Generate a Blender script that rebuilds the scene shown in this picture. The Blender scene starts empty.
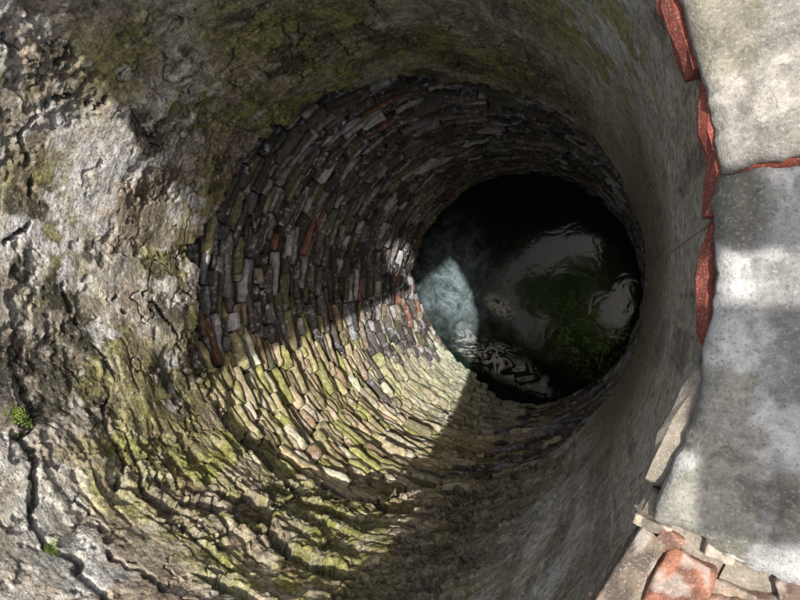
import bpy, math, random
import numpy as np
from mathutils import Matrix, Vector
random.seed(7); rng=np.random.default_rng(7)
S=bpy.context.scene
S.view_settings.view_transform='Standard'; S.view_settings.look='None'; S.view_settings.exposure=0
# ---------------------------------------------------------------- frame: metres, well mouth at z=0
CAM=np.array([0.0,0.0,0.77]); TH=math.radians(21.35); F=578.0
CX,CY=-0.90,0.10
SUNH=(0.309,0.083)
WATER=-4.49
# ---------------------------------------------------------------- noise
def _h(ix,iy,iz):
    h=(ix.astype(np.int64)*374761393+iy.astype(np.int64)*668265263+iz.astype(np.int64)*2147483647%4294967296)&0xffffffff
    h=((h^(h>>13))*1274126177)&0xffffffff
    h=((h^(h>>16))*2246822519)&0xffffffff
    return ((h^(h>>15))&0xffffff)/float(0xffffff)
def vn(p):
    i=np.floor(p).astype(np.int64); f=p-i; f=f*f*f*(f*(f*6-15)+10)
    x,y,z=i[:,0],i[:,1],i[:,2]; fx,fy,fz=f[:,0],f[:,1],f[:,2]
    def c(a,b,d): return _h(x+a,y+b,(z+d)*7919)
    l=lambda a,b,t:a+(b-a)*t
    return l(l(l(c(0,0,0),c(1,0,0),fx),l(c(0,1,0),c(1,1,0),fx),fy),l(l(c(0,0,1),c(1,0,1),fx),l(c(0,1,1),c(1,1,1),fx),fy),fz)
def fbm(p,o=4,g=0.5):
    s=0;a=1;t=0
    p=p.copy()
    for k in range(o):
        s=s+a*vn(p+k*17.3); t+=a; a*=g; p=p*2.03
    return s/t
def sm(a,b,x): 
    t=np.clip((x-a)/(b-a),0,1); return t*t*(3-2*t)
# picture measurement -> point on the well wall / on the rim plane
def ray(px,py):
    u=px-400;v=300-py
    return np.array([-math.sin(TH)*F+math.cos(TH)*u, v, -(math.cos(TH)*F+math.sin(TH)*u)])
def wall(px,py,R=1.0):
    d=ray(px,py); a=d[0]**2+d[1]**2; b=2*(d[0]*-CX+d[1]*-CY); c=CX*CX+CY*CY-R*R
    t=(-b+math.sqrt(b*b-4*a*c))/(2*a); return CAM+d*t
def plane(px,py,z=0.0):
    d=ray(px,py); return CAM+d*((z-CAM[2])/d[2])
# ---------------------------------------------------------------- helpers
def mesh_np(name,V,Fq,col=None,smooth=True,mat=None,vec=None,parent=None):
    me=bpy.data.meshes.new(name)
    V=np.asarray(V,dtype=np.float32); Fq=np.asarray(Fq,dtype=np.int32)
    me.vertices.add(len(V)); me.vertices.foreach_set('co',V.ravel())
    n=len(Fq);k=Fq.shape[1]
    me.loops.add(n*k); me.loops.foreach_set('vertex_index',Fq.ravel())
    me.polygons.add(n); me.polygons.foreach_set('loop_start',np.arange(0,n*k,k,dtype=np.int32))
    try: me.polygons.foreach_set('loop_total',np.full(n,k,dtype=np.int32))
    except Exception: pass
    me.update(calc_edges=True)
    me.polygons.foreach_set('use_smooth',np.full(n,smooth,dtype=bool))
    if col is not None:
        a=me.attributes.new('Col','FLOAT_COLOR','POINT')
        c=np.ones((len(V),4),dtype=np.float32); c[:,:col.shape[1]]=col
        a.data.foreach_set('color',c.ravel())
    if vec is not None:
        a=me.attributes.new('cyl','FLOAT_VECTOR','POINT'); a.data.foreach_set('vector',np.asarray(vec,dtype=np.float32).ravel())
    me.validate()
    ob=bpy.data.objects.new(name,me); S.collection.objects.link(ob)
    if mat: me.materials.append(mat)
    if parent: ob.parent=parent
    return ob
def grid_faces(nr,nc,wrap=False,off=0):
    r=np.arange(nr-1)[:,None]; c=np.arange(nc if wrap else nc-1)[None,:]
    c2=(c+1)%nc
    return np.stack([r*nc+c+off,r*nc+c2+off,(r+1)*nc+c2+off,(r+1)*nc+c+off],-1).reshape(-1,4)
def empty(name):
    e=bpy.data.objects.new(name,None); S.collection.objects.link(e); return e
class N:
    def __init__(s,name):
        s.m=bpy.data.materials.new(name); s.m.use_nodes=True; s.t=s.m.node_tree; s.b=s.t.nodes['Principled BSDF']
        s.geo=s.n('ShaderNodeNewGeometry').outputs['Position']
    def n(s,t,**k):
        x=s.t.nodes.new(t)
        for a,b in k.items(): setattr(x,a,b)
        return x
    def l(s,a,b): s.t.links.new(a,b)
    def noise(s,sc,det=4,rough=.6,vec=None,dist=0):
        x=s.n('ShaderNodeTexNoise'); x.inputs['Scale'].default_value=sc; x.inputs['Detail'].default_value=det
        x.inputs['Roughness'].default_value=rough; x.inputs['Distortion'].default_value=dist
        s.l(vec or s.geo,x.inputs['Vector']); return x.outputs['Fac']
    def rng(s,v,a,b,c=0,d=1,smooth=False):
        x=s.n('ShaderNodeMapRange'); 
        if smooth: x.interpolation_type='SMOOTHSTEP'
        s.l(v,x.inputs['Value'])
        for i,q in zip(('From Min','From Max','To Min','To Max'),(a,b,c,d)): x.inputs[i].default_value=q
        return x.outputs['Result']
    def math(s,op,a,b=None):
        x=s.n('ShaderNodeMath',operation=op)
        for i,q in enumerate((a,b)):
            if q is None: continue
            if isinstance(q,(int,float)): x.inputs[i].default_value=q
            else: s.l(q,x.inputs[i])
        return x.outputs[0]
    def mix(s,f,a,b,mode='MIX'):
        x=s.n('ShaderNodeMix',data_type='RGBA',blend_type=mode)
        for key,q in ((0,f),(6,a),(7,b)):
            if isinstance(q,(int,float)): x.inputs[key].default_value=q
            elif isinstance(q,tuple): x.inputs[key].default_value=(*q,1)
            else: s.l(q,x.inputs[key])
        return x.outputs[2]
    def attr(s,name,out='Color'):
        x=s.n('ShaderNodeAttribute',attribute_name=name); return x.outputs[out]
    def bump(s,h,st,dist,prev=None):
        x=s.n('ShaderNodeBump'); x.inputs['Strength'].default_value=st; x.inputs['Distance'].default_value=dist
        s.l(h,x.inputs['Height'])
        if prev: s.l(prev,x.inputs['Normal'])
        return x.outputs['Normal']
    def vscale(s,v,sc):
        x=s.n('ShaderNodeVectorMath',operation='MULTIPLY'); s.l(v,x.inputs[0]); x.inputs[1].default_value=sc; return x.outputs[0]
# ---------------------------------------------------------------- materials
def mat_plaster():
    n=N('weathered_plaster'); col=n.attr('Col'); cyl=n.attr('cyl','Vector')
    a=n.noise(30,6,.74)
    c=n.mix(1.0,col,n.rng(a,.32,.68,.5,1.42),'MULTIPLY')
    b_=n.noise(85,3,.7)
    sp=n.rng(b_,.54,.62,0,1)
    c=n.mix(n.math('MULTIPLY',sp,.6),c,(.06,.055,.04))
    pb=n.rng(b_,.44,.34,0,.42)
    c=n.mix(pb,c,(.68,.65,.60))
    st=n.noise(1,5,.65,vec=n.vscale(cyl,(2.4,60,20)))
    c=n.mix(n.rng(st,.55,.68,0,.5),c,(.10,.09,.05))
    n.l(c,n.b.inputs['Base Color'])
    n.b.inputs['Roughness'].default_value=.72
    n.b.inputs['Specular IOR Level'].default_value=.35
    h=n.math('ADD',n.math('ADD',a,n.math('MULTIPLY',b_,.3)),n.math('MULTIPLY',st,.25))
    n.l(n.bump(h,1.0,.012),n.b.inputs['Normal']); return n.m
def mat_brick():
    n=N('old_wet_brick'); col=n.attr('Col')
    a=n.noise(32,6,.74); b_=n.noise(7,4,.65)
    c=n.mix(1.0,col,n.rng(a,.32,.68,.45,1.5),'MULTIPLY')
    salt=n.math('MULTIPLY',n.rng(a,.53,.61,0,1),n.rng(b_,.46,.58,0,.9))
    c=n.mix(salt,c,(.64,.64,.66))
    c=n.mix(n.rng(b_,.46,.34,0,.6),c,(.13,.12,.045))
    n.l(c,n.b.inputs['Base Color'])
    n.l(n.rng(b_,.35,.65,.55,.18),n.b.inputs['Roughness'])
    n.l(n.bump(a,1.0,.018),n.b.inputs['Normal']); return n.m
def mat_simple(name,col,var=.4,scale=20,rough=.85,bump=.01,c2=None):
    n=N(name); a=n.noise(scale,5,.7)
    base=n.mix(n.rng(n.noise(scale*.25,3,.6),.42,.6,0,1),col,c2 or col)
    n.l(n.mix(1.0,base,n.rng(a,.3,.7,1-var,1+var),'MULTIPLY'),n.b.inputs['Base Color']); n.b.inputs['Roughness'].default_value=rough
    n.l(n.bump(a,.9,bump),n.b.inputs['Normal']); return n.m
def mat_col(name,rough=.9,scale=40,bump=.006,dk=.5):
    n=N(name); a=n.noise(scale,7,.75); b_=n.noise(scale*5,3,.7)
    c=n.mix(1.0,n.attr('Col'),n.rng(a,.3,.7,.6,1.35),'MULTIPLY')
    c=n.mix(n.rng(b_,.57,.64,0,dk),c,(.10,.095,.085)); c=n.mix(n.rng(b_,.42,.36,0,.35),c,(.75,.73,.69))
    n.l(c,n.b.inputs['Base Color']); n.b.inputs['Roughness'].default_value=rough
    n.l(n.bump(n.math('ADD',a,n.math('MULTIPLY',b_,.3)),.9,bump),n.b.inputs['Normal']); return n.m
M_PL=mat_plaster(); M_BR=mat_brick()
M_CON=mat_col('rim_concrete',.85,45,.009); M_RED=mat_col('broken_red_brick',.9,60,.006,.35)
# ---------------------------------------------------------------- plastered upper shaft
well=empty('old_brick_well')
def zbot(t):
    xs=[0,40,75,90,130,155,180,210,225,250,270,300,330,360]
    ys=[-2.0,-2.0,-1.98,-1.92,-1.62,-1.56,-1.42,-1.36,-1.38,-1.55,-1.70,-1.95,-2.0,-2.0]
    return np.interp(t%360,xs,ys)
NT,NZ=1400,400
tt=np.linspace(0,2*math.pi,NT,endpoint=False); deg=np.degrees(tt)
edge=zbot(deg)
ring=np.stack([np.cos(tt)*3,np.sin(tt)*3,np.zeros(NT)],-1)
edge=edge+(fbm(ring*2,4,.6)-.5)*.24+(fbm(ring*9+5,3)-.5)*.12
ztop=-.068
s=np.linspace(0,1,NZ)
T=np.repeat(tt[None,:],NZ,0).ravel(); D=np.degrees(T)
Z=(ztop+(edge[None,:]-ztop)*s[:,None]).ravel()
ss=np.repeat(s[:,None],NT,1).ravel()
P=np.stack([np.cos(T)+CX,np.sin(T)+CY,Z],-1)
cyl=np.stack([T,Z,np.zeros_like(T)],-1)
side=np.minimum(D,360-D)%360
calm=.30+.70*sm(25,70,side)
big=fbm(P*2.2,3)-.5; med=fbm(P*9+3,4,.5)-.5; fine=fbm(P*30+8,3,.6)-.5
warp=(fbm(P*3.5+9,3)-.5)
disp=calm*(big*.08+med*.018+fine*.006)
sn=fbm(P*3.2+21,5,.6); spall=sm(.54,.550,sn)*sm(0.2,.9,calm)
sn2=fbm(P*6+61,5,.6); spall2=sm(.575,.585,sn2)*sm(0.2,.9,calm)
disp+=spall*.009+spall2*.008+spall*fine*.02
rock=sm(205,228,D+warp*60)*sm(318,296,D+warp*40)*sm(-.38,-.62,Z+warp*.6+(D-215)*.0012)
patch=sm(.44,.49,fbm(P*4.5+77,4,.6))
stone=rock*(.35+.65*patch)
lay=(Z+warp*.13+med*.06+fine*.012+.010*np.sin(T*9))/.062
li=np.floor(lay); lf=lay-li; lii=li.astype(np.int64); z0_=lii*0
blk=(T*(2.6+_h(lii,z0_+3,z0_)*3.0)+_h(lii,z0_,z0_+5)*7+warp*1.5+Z*1.2+med*.3)
bi=np.floor(blk); bf=blk-bi
hb=_h(lii,bi.astype(np.int64),z0_+1); hb2=_h(lii,bi.astype(np.int64),z0_+9)
prof=sm(0,.24,lf+.4*fine)*sm(1,.90,lf)*sm(0,.035,bf)*sm(1,.965,bf)
slit=sm(.50,.66,hb2)
disp+=stone*((hb-.5)*.028-(prof-1)*(.005+.040*slit)+sm(.90,.93,hb)*.030+fine*.016+med*.015)
stri=(fbm(np.stack([T*1.6,Z*22,T*0],-1),4,.6)-.5)
disp+=stri*.012*calm*(.3+.7*sm(-.7,-1.3,Z))
cracks=[([ (22,70),(40,80),(62,64),(75,50)],.010),
 ([(0,240),(25,232),(38,205),(30,170),(22,150),(24,125),(50,105),(80,100)],.013),
 ([(70,95),(95,105),(120,95),(118,75),(150,45),(152,15)],.008),
 ([(15,440),(28,455),(26,480),(32,520),(45,545),(70,560),(95,595),(105,600)],.02),
 ([(20,345),(18,372),(30,390),(30,425),(15,440)],.015),
 ([(65,285),(75,320),(100,350),(115,385),(100,410),(120,450),(145,480),(150,520)],.012),
 ([(150,300),(165,320),(180,345),(188,370),(200,392)],.016),
 ([(180,525),(200,545),(225,558)],.024),([(110,555),(140,575),(165,590)],.014),([(75,495),(95,515),(105,535)],.012),([(110,470),(125,490),(150,510)],.012),
 ([(285,555),(330,572),(380,575)],.018),([(210,500),(235,525),(262,540)],.016),
 ([(630,30),(640,60),(655,110),(660,160)],.006),([(215,395),(235,430),(270,462),(300,490),(350,502),(400,500)],.036)]
crack=np.zeros(len(P)); jit=np.stack([fbm(P*14,4,.6),fbm(P*14+50,4,.6),fbm(P*14+90,4,.6)],-1)-.5
PJ=P+jit*.07
for pts,w in cracks:
    Q=[wall(*q) for q in pts]
    for a,b in zip(Q[:-1],Q[1:]):
        ab=b-a; t=np.clip(((PJ-a)@ab)/(ab@ab),0,1); d=np.linalg.norm(PJ-(a+t[:,None]*ab),axis=1)
        crack=np.maximum(crack,1-sm(w*.35,w,d))
rid=np.abs(fbm(P*2.6+333,5,.55)-.5); ckn=(1-sm(.002,.006,rid))*sm(.48,.56,fbm(P*1.7+400,3))*sm(.3,.9,calm)*(1-rock)
crack=np.maximum(crack,ckn*.8)
disp+=crack*.030
lip=sm(.983,1,ss); disp+=lip*.03
disp*=.15+.85*sm(ztop,ztop-.25,Z)
R=.990+disp+.012*sm(45,15,side)*sm(-.5,-.1,Z)
def C(*a): return np.array(a)[None,:]
def lerp(a,b,t): return a+(b-a)*t[:,None]
n1=fbm(P*3+40,5,.6); n2=fbm(P*7+70,5,.6); n3=fbm(P*16+11,4,.6); n4=fbm(P*2+200,4)
col=lerp(C(.72,.68,.61),C(.58,.46,.35),sm(.44,.57,n1))
col=lerp(col,C(.76,.74,.73),sm(.51,.60,n2)*.75)
col=lerp(col,C(.34,.28,.21),sm(.46,.37,n2)*.85)
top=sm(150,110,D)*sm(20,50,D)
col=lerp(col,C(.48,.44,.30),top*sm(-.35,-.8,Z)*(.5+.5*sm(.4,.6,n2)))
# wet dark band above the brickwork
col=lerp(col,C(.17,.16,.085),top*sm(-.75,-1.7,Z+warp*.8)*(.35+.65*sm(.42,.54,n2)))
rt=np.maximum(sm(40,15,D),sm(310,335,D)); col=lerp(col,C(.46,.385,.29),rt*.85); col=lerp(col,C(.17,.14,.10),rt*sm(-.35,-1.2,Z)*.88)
# run-down water streaks
drip=fbm(np.stack([T*26,Z*1.3,T*0+5],-1),4,.55); dm=sm(.50,.62,drip)*np.maximum(rt,np.maximum(top,sm(280,300,D))*.8)
col=lerp(col,C(.11,.095,.065),dm*.6*sm(.4,.55,n1+.05))
def blob(px,py,r):
    c=wall(px,py); d=np.linalg.norm(P-c,axis=1)/r; return np.clip(1.25-d+(n2-.5)*1.6,0,1)
moss=np.zeros(len(P))
for q in [(175,260,.24),(170,390,.30),(200,330,.24),(215,190,.22),(240,110,.22),(120,60,.2),(190,95,.22),(300,110,.24),(420,50,.24),(330,20,.24),(500,60,.27),(640,70,.22),(60,300,.18),(30,180,.14),(10,90,.10),(190,440,.28),(590,40,.26),(560,20,.22),(130,430,.24),(90,390,.14),(340,70,.22),(250,30,.2),(60,240,.10),(110,330,.14)]:
    moss=np.maximum(moss,blob(*q))
moss=moss*sm(.39,.50,n3*.55+n1*.45)
mcol=lerp(C(.12,.10,.042),C(.31,.29,.085),sm(.42,.58,n3))
col=lerp(col,mcol,np.clip(moss*1.3,0,1)*.88)
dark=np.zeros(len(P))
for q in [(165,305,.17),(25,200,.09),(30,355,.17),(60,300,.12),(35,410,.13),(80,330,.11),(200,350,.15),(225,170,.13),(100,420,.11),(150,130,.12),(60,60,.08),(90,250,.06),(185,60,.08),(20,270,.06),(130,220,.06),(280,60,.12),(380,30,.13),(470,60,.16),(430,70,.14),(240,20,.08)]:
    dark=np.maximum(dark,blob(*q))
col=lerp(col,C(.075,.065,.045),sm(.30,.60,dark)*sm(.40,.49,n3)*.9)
rc=lerp(C(.60,.50,.35),C(.44,.41,.13),sm(.42,.54,n2)); rc=lerp(rc,C(.30,.19,.12),sm(.6,.7,hb)*.75*patch)
rc=lerp(rc,C(.33,.34,.09),sm(.48,.58,n1)*.6); rc=lerp(rc,C(.68,.63,.48),sm(.53,.60,n3)*.55)
rc=rc*(1-stone*.6*(1-np.maximum(prof,1-slit*.8-.2)))[:,None]
col=lerp(col,rc,rock)
col=lerp(col,C(.24,.19,.14),rock*sm(262,290,D)*.8)  # shadow on this side painted in as darker brown
col=lerp(col,C(.74,.71,.64),sm(.3,.9,blob(40,540,.28))*(1-rock)*.6)
red=sm(.3,.7,np.maximum(blob(236,185,.13),blob(222,215,.10))); col=lerp(col,C(.46,.19,.09),red*sm(.42,.52,n3)*.9)
col=lerp(col,col*.66,spall*.8); col=lerp(col,col*.75,spall2*.8)
col=lerp(col,C(.03,.028,.02),crack*.9)
col=lerp(col,C(.10,.09,.04),lip*.6)
col=np.clip(col,.01,.8)
V=np.stack([np.cos(T)*R+CX,np.sin(T)*R+CY,Z],-1)
top_=[np.stack([np.cos(tt)*1.12+CX,np.sin(tt)*1.12+CY,tt*0+ztop+.002],-1)]
ex=[]
for k,(rr,dz) in enumerate([(1.12,-.005),(1.2,.01)]):
    ex.append(np.stack([np.cos(tt)*rr+CX,np.sin(tt)*rr+CY,edge+dz],-1))
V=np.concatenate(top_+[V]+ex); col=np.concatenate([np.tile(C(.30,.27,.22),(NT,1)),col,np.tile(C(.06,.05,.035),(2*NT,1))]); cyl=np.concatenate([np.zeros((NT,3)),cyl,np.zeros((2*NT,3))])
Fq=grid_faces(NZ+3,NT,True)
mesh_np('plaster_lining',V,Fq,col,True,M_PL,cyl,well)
# ---------------------------------------------------------------- brick courses
def bulge(tc,z):   # the lower left of the old shaft leans inwards
    d=(np.degrees(tc)%360)
    return -.16*sm(-2.8,-4.5,z)*sm(165,208,d)*sm(270,235,d)
def make_bricks(name,zs,ch,rad,lenr,colf,seed,gap=.008,rj=.02,nx=6,nz=4,wave=.03,parent=None,mat=None,depth=.12,tilt=.05,rough=1.0):
    r=np.random.default_rng(seed); G=[];Cs=[]
    gu=np.linspace(-1,1,nx); gv=np.linspace(-1,1,nz)
    GU,GV=np.meshgrid(gu,gv); GU=GU.ravel();GV=GV.ravel()
    gf=grid_faces(nz,nx)
    per=list(range(nx))+[nx*(j+1)-1 for j in range(1,nz)]+[nx*(nz-1)+i for i in range(nx-2,-1,-1)]+[nx*j for j in range(nz-2,0,-1)]
    prm=[]
    for z0 in zs:
        th=r.uniform(0,1); end=th+2*math.pi
        while th<end-.03:
            L=r.uniform(*lenr); L=min(L,(end-th)*rad); tc=th+L/rad/2; th+=L/rad
            if L<.03: continue
            wv=wave*(math.sin(2*tc+1+z0*.8)+.6*math.sin(5*tc+z0*2.1)+.4*math.sin(11*tc+z0*5))
            prm.append((tc,z0,L,wv,ch*r.uniform(.78,1.04)/2-gap/2,L/2-gap*r.uniform(.2,1.3),r.normal(0,rj)+(.035*(r.random()<.06)),r.normal(0,tilt),r.normal(0,.06),r.uniform(0,1),r.uniform(.3,1.5)))
            Cs.append(colf(tc,z0,r))
    A=np.array(prm); tc,z0,L,wv,hh,hl,ro,rot,yaw,q1,q2=[A[:,i][:,None] for i in range(11)]
    U=GU[None,:];W=GV[None,:]; nb=len(A); k=np.maximum(np.abs(U)**6,np.abs(W)**4)
    u=U*hl*(1-.10*np.abs(W)**4*q1); v=W*hh*(1-.16*np.abs(U)**8*q2)
    u2=u*np.cos(rot)-v*np.sin(rot); v2=u*np.sin(rot)+v*np.cos(rot)
    def nn_(a,b,c): 
        return (vn(np.stack([x.ravel() for x in np.broadcast_arrays(a,b,c)],-1))-.5).reshape(nb,-1)
    n_=nn_(u*28+z0*50,v*40+tc*50,seed+0*u)
    rr=rad+ro+k*.010+n_*.018*rough+u*yaw+bulge(tc,z0)
    u2=u2+n_*.006*rough; v2=v2+nn_(u*22+z0*31,v*9+tc*30,3+0*u)*.012*rough
    a=tc+u2/rad; z=z0+wv+v2
    front=np.stack([np.cos(a)*rr+CX,np.sin(a)*rr+CY,z],-1)
    ap=a[:,per]; back=np.stack([np.cos(ap)*(rad+depth)+CX,np.sin(ap)*(rad+depth)+CY,z[:,per]],-1)
    nF=nx*nz;nP=len(per); Vv=np.concatenate([front,back],1).reshape(-1,3)
    sk=np.array([[per[i],nF+i,nF+(i+1)%nP,per[(i+1)%nP]] for i in range(nP)])
    f1=np.concatenate([gf,sk]); Fv=(f1[None]+(np.arange(nb)*(nF+nP))[:,None,None]).reshape(-1,4)
    Cv=np.repeat(np.array(Cs),nF+nP,0)
    return mesh_np(name,Vv,Fv,Cv,False,mat,None,parent)
pal_shade=[((.10,.09,.09),3.4),((.16,.14,.14),3),((.33,.31,.33),2.2),((.27,.12,.08),.6),((.34,.28,.21),1),((.06,.055,.055),3),((.52,.51,.54),1.7),((.15,.15,.08),.9)]  # brick colours, darkened for the part in shade
pw=np.array([p[1] for p in pal_shade]);pw=pw/pw.sum()
pal_sun=[((.60,.49,.32),3.4),((.53,.46,.25),3),((.42,.41,.15),2.4),((.42,.29,.19),1.1),((.70,.63,.48),1.7),((.28,.24,.13),1.4)]  # mossy tan brick colours, lightened for the sunlit wedge
pw2=np.array([p[1] for p in pal_sun]);pw2=pw2/pw2.sum()
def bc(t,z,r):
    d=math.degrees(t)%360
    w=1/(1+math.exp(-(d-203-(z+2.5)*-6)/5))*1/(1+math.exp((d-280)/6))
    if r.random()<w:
        c=np.array(pal_sun[r.choice(len(pal_sun),p=pw2)][0])
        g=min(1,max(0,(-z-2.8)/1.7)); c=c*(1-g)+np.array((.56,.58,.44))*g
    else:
        c=np.array(pal_shade[r.choice(len(pal_shade),p=pw)][0])
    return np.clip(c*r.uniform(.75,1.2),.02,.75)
zs=np.arange(-1.12,-4.75,-.046)
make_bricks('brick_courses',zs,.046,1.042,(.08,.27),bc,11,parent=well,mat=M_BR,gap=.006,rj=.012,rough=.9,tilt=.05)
M_MOR=mat_simple('dark_mortar',(.06,.05,.042),.4,20,.9,.02)
nn=180;a=np.linspace(0,2*math.pi,nn,endpoint=False)
mz=np.array([-.02,-1,-2,-3,-4,-5.2])
MV=np.concatenate([np.stack([np.cos(a)*1.095+CX,np.sin(a)*1.095+CY,a*0+z],-1) for z in mz])
mesh_np('mortar_backing',MV,grid_faces(len(mz),nn,True),None,True,M_MOR,None,well)
bm_v=np.concatenate([[[CX,CY,-5.19]],np.stack([np.cos(a)*1.1+CX,np.sin(a)*1.1+CY,a*0-5.19],-1)])
mesh_np('silt_bed',bm_v,np.array([[0,1+i,1+(i+1)%nn] for i in range(nn)]),None,False,M_MOR,None,well)
# ---------------------------------------------------------------- red brick course under the rim slabs
def rc_(t,z,r):
    d=(math.degrees(t)+180)%360-180
    if -15<d<16: return np.clip(np.array([(.44,.11,.07),(.36,.09,.06),(.36,.13,.09)][r.integers(3)])*r.uniform(.75,1.15),.02,.7)
    return np.array((.36,.31,.25))*r.uniform(.8,1.2)
make_bricks('red_brick_course',[-.047],.046,.990,(.10,.22),rc_,5,gap=.004,rj=.005,wave=0,parent=well,mat=M_RED,depth=.3,tilt=.01,rough=1.0)
# ---------------------------------------------------------------- rim slabs
def slab(name,a0,a1,r0,r1,ztop,th,seed,parent,tone=(.36,.345,.32)):
    n=80;m=70
    u=np.linspace(0,1,n);v=np.linspace(0,1,m);U,W=np.meshgrid(u,v);U=U.ravel();W=W.ravel()
    A=a0+(a1-a0)*U; Rr=r0+(r1-r0)*W
    base=np.stack([np.cos(A)*Rr,np.sin(A)*Rr,A*0],-1)
    j=fbm(base*14+seed*3,4,.6)-.5; j2=fbm(base*14+seed*3+60,4,.6)-.5
    A2=A+j*.03; R2=Rr+j2*.025
    eu=np.minimum(U,1-U)*(a1-a0)*r0; ew=np.minimum(W,1-W)*(r1-r0); e=np.minimum(eu,ew)
    ch=sm(.56,.575,fbm(base*11+seed*5,4,.6)); cr=(1-sm(.003,.009,np.abs(fbm(base*5+seed*9,5,.6)-.5)))*sm(.45,.55,fbm(base*4+seed,2))
    z=ztop-.010*(1-sm(0,.012,e))+(fbm(base*5+seed,4)-.5)*.016+(fbm(base*26+seed,4,.6)-.5)*.010-ch*.004-cr*.006
    V=np.stack([np.cos(A2)*R2+CX,np.sin(A2)*R2+CY,z],-1)
    per=list(range(n))+[n*(k+1)-1 for k in range(1,m)]+[n*(m-1)+i for i in range(n-2,-1,-1)]+[n*k for k in range(m-2,0,-1)]
    B=V[per].copy(); B[:,2]=ztop-th
    nF=n*m;nP=len(per); sk=np.array([[per[i],nF+i,nF+(i+1)%nP,per[(i+1)%nP]] for i in range(nP)])
    q=fbm(base*12+seed*7,5,.65); c=lerp(C(*tone),C(*(np.array(tone)*.6)),sm(.46,.60,q))
    c=lerp(c,C(.20,.185,.11),sm(.53,.62,fbm(base*9+seed*11,5,.65))*.6); c=lerp(c,c*.7,ch); c=lerp(c,C(.08,.07,.06),cr*.8)
    c=np.concatenate([c,np.tile(C(*(np.array(tone)*.6)),(nP,1))])
    mesh_np(name,np.concatenate([V,B]),np.concatenate([grid_faces(m,n),sk]),c,True,M_CON,None,parent)
rim=empty('stone_well_rim')
g=.003
bounds=[-21.5,3.0,27,52,78,104,131,158,184,211,238,264,290,315]
for i in range(len(bounds)-1):
    slab('slab_%d'%(i+1),math.radians(bounds[i])+g,math.radians(bounds[i+1])-g,1.004,1.42,.0+.004*random.uniform(-1,1),.026,i+1,rim,
         tone=[(.62,.61,.59),(.58,.54,.48),(.55,.51,.45)][i%3])
import bmesh
def lump(cx,cy,cz,lx,ly,lz,rot,col,seed,parent,name,mat,am=.45):
    bm=bmesh.new(); bmesh.ops.create_cube(bm,size=2); bmesh.ops.subdivide_edges(bm,edges=bm.edges[:],cuts=15,use_grid_fill=True)
    P=np.array([v.co[:] for v in bm.verts]); 
    L=(np.abs(P)**14).sum(1)**(1/14); P=P/L[:,None]
    P=P*np.array([lx,ly,lz])/2
    nz_=fbm(P*24+seed*9,4,.65)-.5; P=P*(1+nz_[:,None]*am); P[:,2]+=(fbm(P*60+seed,3)-.5)*.014
    cc=lerp(C(*col),C(*(np.array(col)*.45+.02)),sm(.46,.58,fbm(P*40+seed,3))); cc=lerp(cc,C(.6,.55,.48),sm(.51,.58,fbm(P*30+seed+9,3))*.55)
    c,s_=math.cos(rot),math.sin(rot)
    P=np.stack([P[:,0]*c-P[:,1]*s_+cx,P[:,0]*s_+P[:,1]*c+cy,P[:,2]+cz],-1)
    bm.verts.index_update(); F_=np.array([[v.index for v in f.verts] for f in bm.faces]); bm.free()
    return mesh_np(name,P,F_,cc,True,mat,None,parent)
k=0
for (px,py,lx,ly,lz,rot,c) in [(630,575,.036,.12,.05,-.50,(.24,.18,.13)),(678,590,.058,.085,.05,-.42,(.46,.19,.115)),(775,556,.10,.028,.05,-.10,(.64,.60,.54)),
    (765,640,.12,.09,.06,.1,(.42,.26,.18)),(600,665,.10,.14,.06,-.5,(.36,.27,.2)),(690,690,.12,.09,.06,-.4,(.42,.22,.14)),(728,604,.05,.04,.045,-.3,(.48,.36,.27)),(800,600,.04,.04,.05,.2,(.42,.27,.19)),(652,528,.045,.014,.04,-.3,(.50,.42,.32)),(722,552,.035,.028,.045,-.3,(.60,.50,.40)),(668,545,.03,.03,.04,-.5,(.42,.22,.15))]:
    p=plane(px,py,-.01); k+=1; lump(p[0],p[1],-.034,lx,ly,lz,rot,c,k,rim,'broken_brick_%d'%k,M_RED,.45)
for i in range(90):
    a_=math.radians(random.uniform(-44,-22)); r_=random.uniform(1.02,1.42); s_=random.uniform(.005,.018)
    lump(CX+math.cos(a_)*r_,CY+math.sin(a_)*r_,-.058+random.uniform(0,.012),s_*1.5,s_,s_*.8,random.uniform(0,3),random.choice([(.45,.40,.34),(.5,.25,.16),(.35,.3,.26),(.6,.55,.5)]),i+30,rim,'rubble_%d'%(i+1),M_RED)
no=160; ao=np.linspace(0,2*math.pi,no,endpoint=False)
rv=[];prof_=[(1.05,-.065),(1.40,-.065),(1.41,-.36)]
for r_,z_ in prof_: rv.append(np.stack([np.cos(ao)*r_+CX,np.sin(ao)*r_+CY,ao*0+z_],-1))
M_DRUM=mat_simple('rim_masonry',(.20,.17,.14),.5,18,.95,.02,(.11,.10,.07))
mesh_np('rim_masonry_body',np.concatenate(rv),grid_faces(3,no,True),None,False,M_DRUM,None,rim)
# ---------------------------------------------------------------- ground
gr=[1.405,1.6,2,3,5,10,30,120,400]
gv=np.concatenate([np.stack([np.cos(ao)*r_+CX,np.sin(ao)*r_+CY,ao*0-.34],-1) for r_ in gr])
M_G=mat_simple('dry_earth',(.30,.24,.17),.45,9,.95,.03,(.14,.15,.06))
mesh_np('ground',gv,grid_faces(len(gr),no,True),None,False,M_G)
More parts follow.
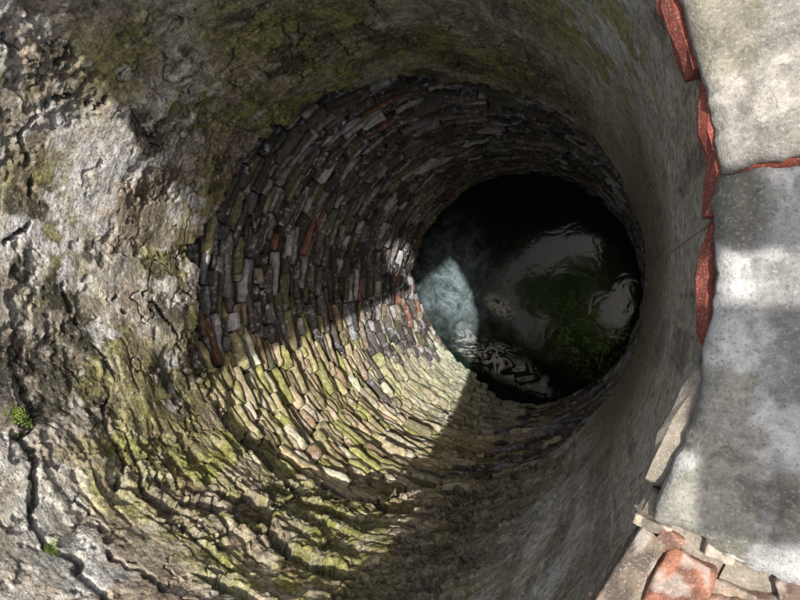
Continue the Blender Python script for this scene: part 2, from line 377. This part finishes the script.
# ---------------------------------------------------------------- water
n=N('well_water'); t=n.t
def wpt(px,py): return plane(px,py,WATER)
def local(px,py,rx,ry,rot):
    p=wpt(px,py)
    sub=n.n('ShaderNodeVectorMath',operation='SUBTRACT'); n.l(n.geo,sub.inputs[0]); sub.inputs[1].default_value=tuple(p)
    ro=n.n('ShaderNodeVectorRotate',rotation_type='Z_AXIS'); n.l(sub.outputs[0],ro.inputs['Vector']); ro.inputs['Angle'].default_value=rot
    return n.vscale(ro.outputs[0],(1/rx,1/ry,0))
def maskell(px,py,rx,ry,rot=0,soft=.5,nz=None,amp=.8):
    sc=local(px,py,rx,ry,rot)
    ln=n.n('ShaderNodeVectorMath',operation='LENGTH'); n.l(sc,ln.inputs[0])
    d=n.math('ADD',ln.outputs['Value'],n.math('MULTIPLY',n.math('SUBTRACT',nz,.5),amp))
    return n.rng(d,1-soft,1+soft*.2,1,0,True)
nA=n.noise(5,4,.6); nB=n.noise(16,4,.65,dist=1.2); nC=n.noise(45,3,.7)
sw=n.noise(.95,3,.5,vec=local(497,364,.5,.30,.45),dist=1.6)
lines=n.math('ABSOLUTE',n.math('SUBTRACT',n.math('FRACT',n.math('MULTIPLY',sw,9.0)),.5))
lines=n.math('MULTIPLY',n.rng(lines,.12,.34,0,1,True),n.rng(nB,.38,.52,.2,1))
film=n.math('MULTIPLY',maskell(500,362,.52,.16,.45,.8,nA,1.8),lines)
film2=n.math('MULTIPLY',maskell(500,306,.20,.10,.6,.5,nB,2.4),n.rng(nB,.42,.52,0,.9))
foam=n.math('MAXIMUM',film,film2)
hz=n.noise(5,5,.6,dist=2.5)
sun_glow=n.math('MULTIPLY',maskell(458,285,.48,.62,0,.95,nA,1.3),n.math('MULTIPLY',n.rng(hz,.35,.7,.25,1),n.rng(nB,.35,.6,.55,1)))  # bluish glow of sunlit water, painted into its colour
leaf_refl=n.math('MULTIPLY',maskell(592,335,.52,.42,.5,.9,nA,1.6),n.math('MULTIPLY',n.rng(nB,.46,.56,0,1),n.rng(nC,.45,.55,.1,1)))  # bright foliage reflection painted as green flecks
canopy_refl=maskell(560,300,.62,.62,0,.7,nA,.8)  # dim green of the reflected canopy, painted into the water
c=n.mix(canopy_refl,(.006,.012,.008),(.04,.065,.028)); c=n.mix(sun_glow,c,(.29,.37,.41)); c=n.mix(leaf_refl,c,(.24,.36,.07))
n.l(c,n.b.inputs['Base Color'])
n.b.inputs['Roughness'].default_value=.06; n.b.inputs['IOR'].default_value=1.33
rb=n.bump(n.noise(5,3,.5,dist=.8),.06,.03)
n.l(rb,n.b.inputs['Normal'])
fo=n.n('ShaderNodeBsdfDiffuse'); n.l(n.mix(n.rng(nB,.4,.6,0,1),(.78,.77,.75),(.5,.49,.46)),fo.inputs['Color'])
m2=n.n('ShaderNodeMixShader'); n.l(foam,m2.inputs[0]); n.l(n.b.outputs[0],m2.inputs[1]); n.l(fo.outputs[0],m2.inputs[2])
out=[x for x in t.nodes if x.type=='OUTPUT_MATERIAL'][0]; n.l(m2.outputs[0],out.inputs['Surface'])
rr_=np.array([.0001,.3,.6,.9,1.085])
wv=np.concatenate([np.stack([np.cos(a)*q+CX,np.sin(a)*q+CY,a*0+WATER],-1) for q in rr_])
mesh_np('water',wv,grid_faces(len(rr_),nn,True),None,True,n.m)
# ---------------------------------------------------------------- unseen timber frame, added to shape the sun's shadow edges
M_W=mat_simple('weathered_timber',(.17,.12,.08),.4,14,.85,.006,(.10,.08,.06))
shade_frame=empty('added_shade_frame')
H=3.0
e1=np.array([1.27,1.03]); e1/=np.linalg.norm(e1); e2=np.array([-e1[1],e1[0]])
o0=np.array([-1.384,-.229])+np.array(SUNH)*H
def board(name,p,dx,dy,l0,l1,w0,w1,z,th=.025,skew=0,skew1=0):
    c=[p+dx*l0+dy*w0,p+dx*l1+dy*w0,p+dx*(l1+skew1)+dy*w1,p+dx*(l0+skew)+dy*w1]
    V=[(*q,z) for q in c]+[(*q,z+th) for q in c]
    me=bpy.data.meshes.new(name); me.from_pydata(V,[],[(3,2,1,0),(4,5,6,7),(0,1,5,4),(1,2,6,5),(2,3,7,6),(3,0,4,7)]); me.materials.append(M_W)
    ob=bpy.data.objects.new(name,me); S.collection.objects.link(ob); ob.parent=shade_frame
    bv=ob.modifiers.new('b','BEVEL'); bv.width=.004
hole=np.array([-.66,.71])+np.array(SUNH)*H-o0; hl,hw=hole@e1,hole@e2  # gap in the added boards that lets the small sunspot through
w=0;i=0;ww=.175; W_END=5*ww
while i<5:
    z=H+(.0 if i%2 else .03)
    l0=(-.036+.63*w)/.777-.01; s_end=1.95+random.uniform(-.05,.08)
    if w<=hw<w+ww: 
        board('shade_board',o0,e1,e2,l0,hl-.13,w,w+ww+.03,z,skew=.14,skew1=.10); board('shade_board',o0,e1,e2,hl+.12,s_end,w,w+ww+.03,z,skew=.08)
    elif w<=hw-ww<w+ww:
        board('shade_board',o0,e1,e2,l0,hl-.04,w,w+ww,z,skew=.14,skew1=.03); board('shade_board',o0,e1,e2,hl+.02,s_end,w,w+ww,z)
    else: board('shade_board',o0,e1,e2,l0,s_end,w,w+ww+.03,z,skew=.14)
    w+=ww; i+=1
board('shade_beam',o0,e2,e1,.05,W_END,.72,.80,H-.12,.118); board('shade_beam',o0,e2,e1,.02,W_END,1.8,1.9,H-.12,.118)
for (l_,w_) in ((1.85,.04),(1.85,W_END-.05),(.76,W_END-.03)):
    q=o0+e1*l_+e2*w_; board('shade_post',q,np.array([1.,0]),np.array([0,1.]),-.04,.04,-.04,.04,-.34 ,H+.2)
H2=1.7
def mb(x0,x1,y0,y1,sk=0):
    p=np.array([SUNH[0]*H2,SUNH[1]*H2]); ax=np.array([1,sk]);ax=ax/np.linalg.norm(ax)
    board('shade_batten',p,ax,np.array([0,1.0]),x0,x1,y0,y1,H2)
mb(.085,.42,-.27,.004,-.06); mb(.100,.42,.050,.155,.06)  # unseen battens added to cast banded shade on the rim slabs
board('shade_side_beam',np.array([SUNH[0]*H2+.38,SUNH[1]*H2]),np.array([0,1.]),np.array([1.,0]),-.35,1.3,0,.07,H2-.1,.098)
for y in (-.33,1.2): board('shade_post',np.array([SUNH[0]*H2+.415,SUNH[1]*H2+y]),np.array([1.,0]),np.array([0,1.]),-.03,.03,-.03,.03,-.34,H2+.24)
# ---------------------------------------------------------------- tree
tree=empty('shade_tree')
M_BK=mat_simple('bark',(.12,.09,.065),.4,16,.95,.02)
nl=N('leaf'); nl.l(nl.mix(nl.noise(3,3),(.04,.10,.02),(.12,.20,.04)),nl.b.inputs['Base Color']); nl.b.inputs['Roughness'].default_value=.5
tr=nl.n('ShaderNodeBsdfTranslucent'); tr.inputs['Color'].default_value=(.25,.40,.06,1); ms=nl.n('ShaderNodeMixShader'); ms.inputs[0].default_value=.4
nl.l(nl.b.outputs[0],ms.inputs[1]); nl.l(tr.outputs[0],ms.inputs[2]); nl.l(ms.outputs[0],[x for x in nl.t.nodes if x.type=='OUTPUT_MATERIAL'][0].inputs['Surface'])
M_LF=nl.m
def tube(pts,rad,name,parent,mat,k=10):
    V=[]; pts=[np.array(p,float) for p in pts]
    for i_,(p,r_) in enumerate(zip(pts,rad)):
        d=pts[min(i_+1,len(pts)-1)]-pts[max(i_-1,0)]; d/=np.linalg.norm(d)
        s1=np.cross(d,[.3,.9,.1]); s1/=np.linalg.norm(s1); s2=np.cross(d,s1)
        for q in range(k):
            an=2*math.pi*q/k; V.append(p+(s1*math.cos(an)+s2*math.sin(an))*r_*(1+.12*math.sin(3*an+i_)))
    mesh_np(name,np.array(V),grid_faces(len(pts),k,True),None,True,mat,None,parent)
tb=np.array([-2.4,-2.9,-.34])
tube([tb,tb+[.1,.1,1],tb+[.05,.25,2.2],tb+[.2,.5,3.4],tb+[.3,.8,4.6]],[.24,.19,.16,.12,.06],'trunk',tree,M_BK)
ctr=[np.array(c) for c in [(-1.5,-2.0,4.4),(-.8,-1.7,4.4),(-2.3,-2.4,4.6),(-1.4,-3.2,5.2),(-2.6,-3.6,4.7),(-.7,-1.1,4.9),(-1.5,-1.2,5.2),(-1.2,-.3,5.3),(-2.0,.2,5.0),(-1.1,.5,5.8)]]
for i_,c in enumerate(ctr):
    b0=tb+[.15,.5,2.9+.13*i_]; tube([b0,(b0+c)/2+[0,0,.25],c],[.08,.05,.015],'limb_%d'%(i_+1),tree,M_BK,7)
LV=[];LF=[];o=0
for i_ in range(9000):
    c=ctr[random.randrange(len(ctr))]; v=np.array([random.gauss(0,1) for _ in range(3)]); v/=np.linalg.norm(v)
    p=c+v*np.array([.65,.65,.42])*random.uniform(.2,1)**.6
    m=p[:2]-np.array(SUNH)*p[2]
    if (m[0]-CX)**2+(m[1]-CY)**2<1.05**2: continue
    if m[0]>-.2 and m[1]>-.7: continue
    ax=np.array([random.gauss(0,1),random.gauss(0,1),random.gauss(0,.5)]); ax/=np.linalg.norm(ax); bx=np.cross(ax,[random.gauss(0,.4),random.gauss(0,.4),1]); bx/=np.linalg.norm(bx)
    L=random.uniform(.05,.10); w_=L*.32
    LV+= [p-ax*L,p-bx*w_,p+ax*L,p+bx*w_]; LF.append([o,o+1,o+2,o+3]); o+=4
mesh_np('leaves',np.array(LV),np.array(LF),None,False,M_LF,None,tree)
# ---------------------------------------------------------------- small ferns in the wall
nf=N('fern_leaf'); nf.l(nf.mix(nf.noise(30,3),(.10,.16,.03),(.22,.28,.06)),nf.b.inputs['Base Color']); nf.b.inputs['Roughness'].default_value=.6
def fern(px,py,seed,size,cnt=14):
    r=random.Random(seed); p=wall(px,py,.985); inw=np.array([CX-p[0],CY-p[1],0]); inw/=np.linalg.norm(inw); tg=np.array([-inw[1],inw[0],0])
    V=[];F_=[];o=0
    for i_ in range(cnt):
        d=inw*r.uniform(.1,.8)+tg*r.gauss(0,.9)+np.array([0,0,r.uniform(-.3,.9)]); d/=np.linalg.norm(d)
        sd=np.cross(d,inw+[0,0,.4]); sd/=np.linalg.norm(sd); L=size*r.uniform(.5,1)
        base=p+tg*r.gauss(0,size*.25)+np.array([0,0,r.gauss(0,size*.2)])
        for j in range(5):
            q=base+d*L*(j/5)+np.array([0,0,-.3*L*(j/5)**2])
            for sg in (-1,1):
                l=L*.30*(1-j/6); q2=q+sd*sg*l+d*l*.6
                V+=[q,q+sd*sg*l*.5+d*l*.0,q2,q+sd*sg*l*.3+d*l*.6]; F_.append([o,o+1,o+2,o+3]); o+=4
    mesh_np('wall_fern',np.array(V),np.array(F_),None,False,nf.m)
fern(14,415,1,.06,16); fern(50,548,2,.05,9); fern(28,425,5,.035,8)
# ---------------------------------------------------------------- light
w=bpy.data.worlds.new('World'); S.world=w; w.use_nodes=True
sk=w.node_tree.nodes.new('ShaderNodeTexSky'); sk.sky_type='NISHITA'; sk.sun_disc=False
sd=Vector((SUNH[0],SUNH[1],1)).normalized()
sk.sun_elevation=math.asin(sd.z); sk.sun_rotation=math.atan2(sd.x,sd.y); sk.dust_density=6; sk.air_density=1.4
hs=w.node_tree.nodes.new('ShaderNodeHueSaturation'); hs.inputs['Saturation'].default_value=.8
bg=w.node_tree.nodes['Background']; w.node_tree.links.new(sk.outputs[0],hs.inputs['Color']); w.node_tree.links.new(hs.outputs[0],bg.inputs[0]); bg.inputs[1].default_value=.15
sl=bpy.data.lights.new('sun','SUN'); sl.energy=5; sl.angle=math.radians(.5); sl.color=(1,.96,.88)
so=bpy.data.objects.new('sun',sl); S.collection.objects.link(so); so.rotation_euler=sd.to_track_quat('Z','Y').to_euler(); so.location=sd*8
# ---------------------------------------------------------------- camera
cd=bpy.data.cameras.new('camera'); co=bpy.data.objects.new('camera',cd); S.collection.objects.link(co)
cd.sensor_width=36; cd.lens=F/800*36; cd.clip_start=.01; cd.clip_end=1000
rt_=Vector((math.cos(TH),0,-math.sin(TH))); up=Vector((0,1,0)); bk=Vector((math.sin(TH),0,math.cos(TH)))
Mx=Matrix((rt_,up,bk)).transposed().to_4x4(); Mx.translation=Vector(CAM); co.matrix_world=Mx
S.camera=co
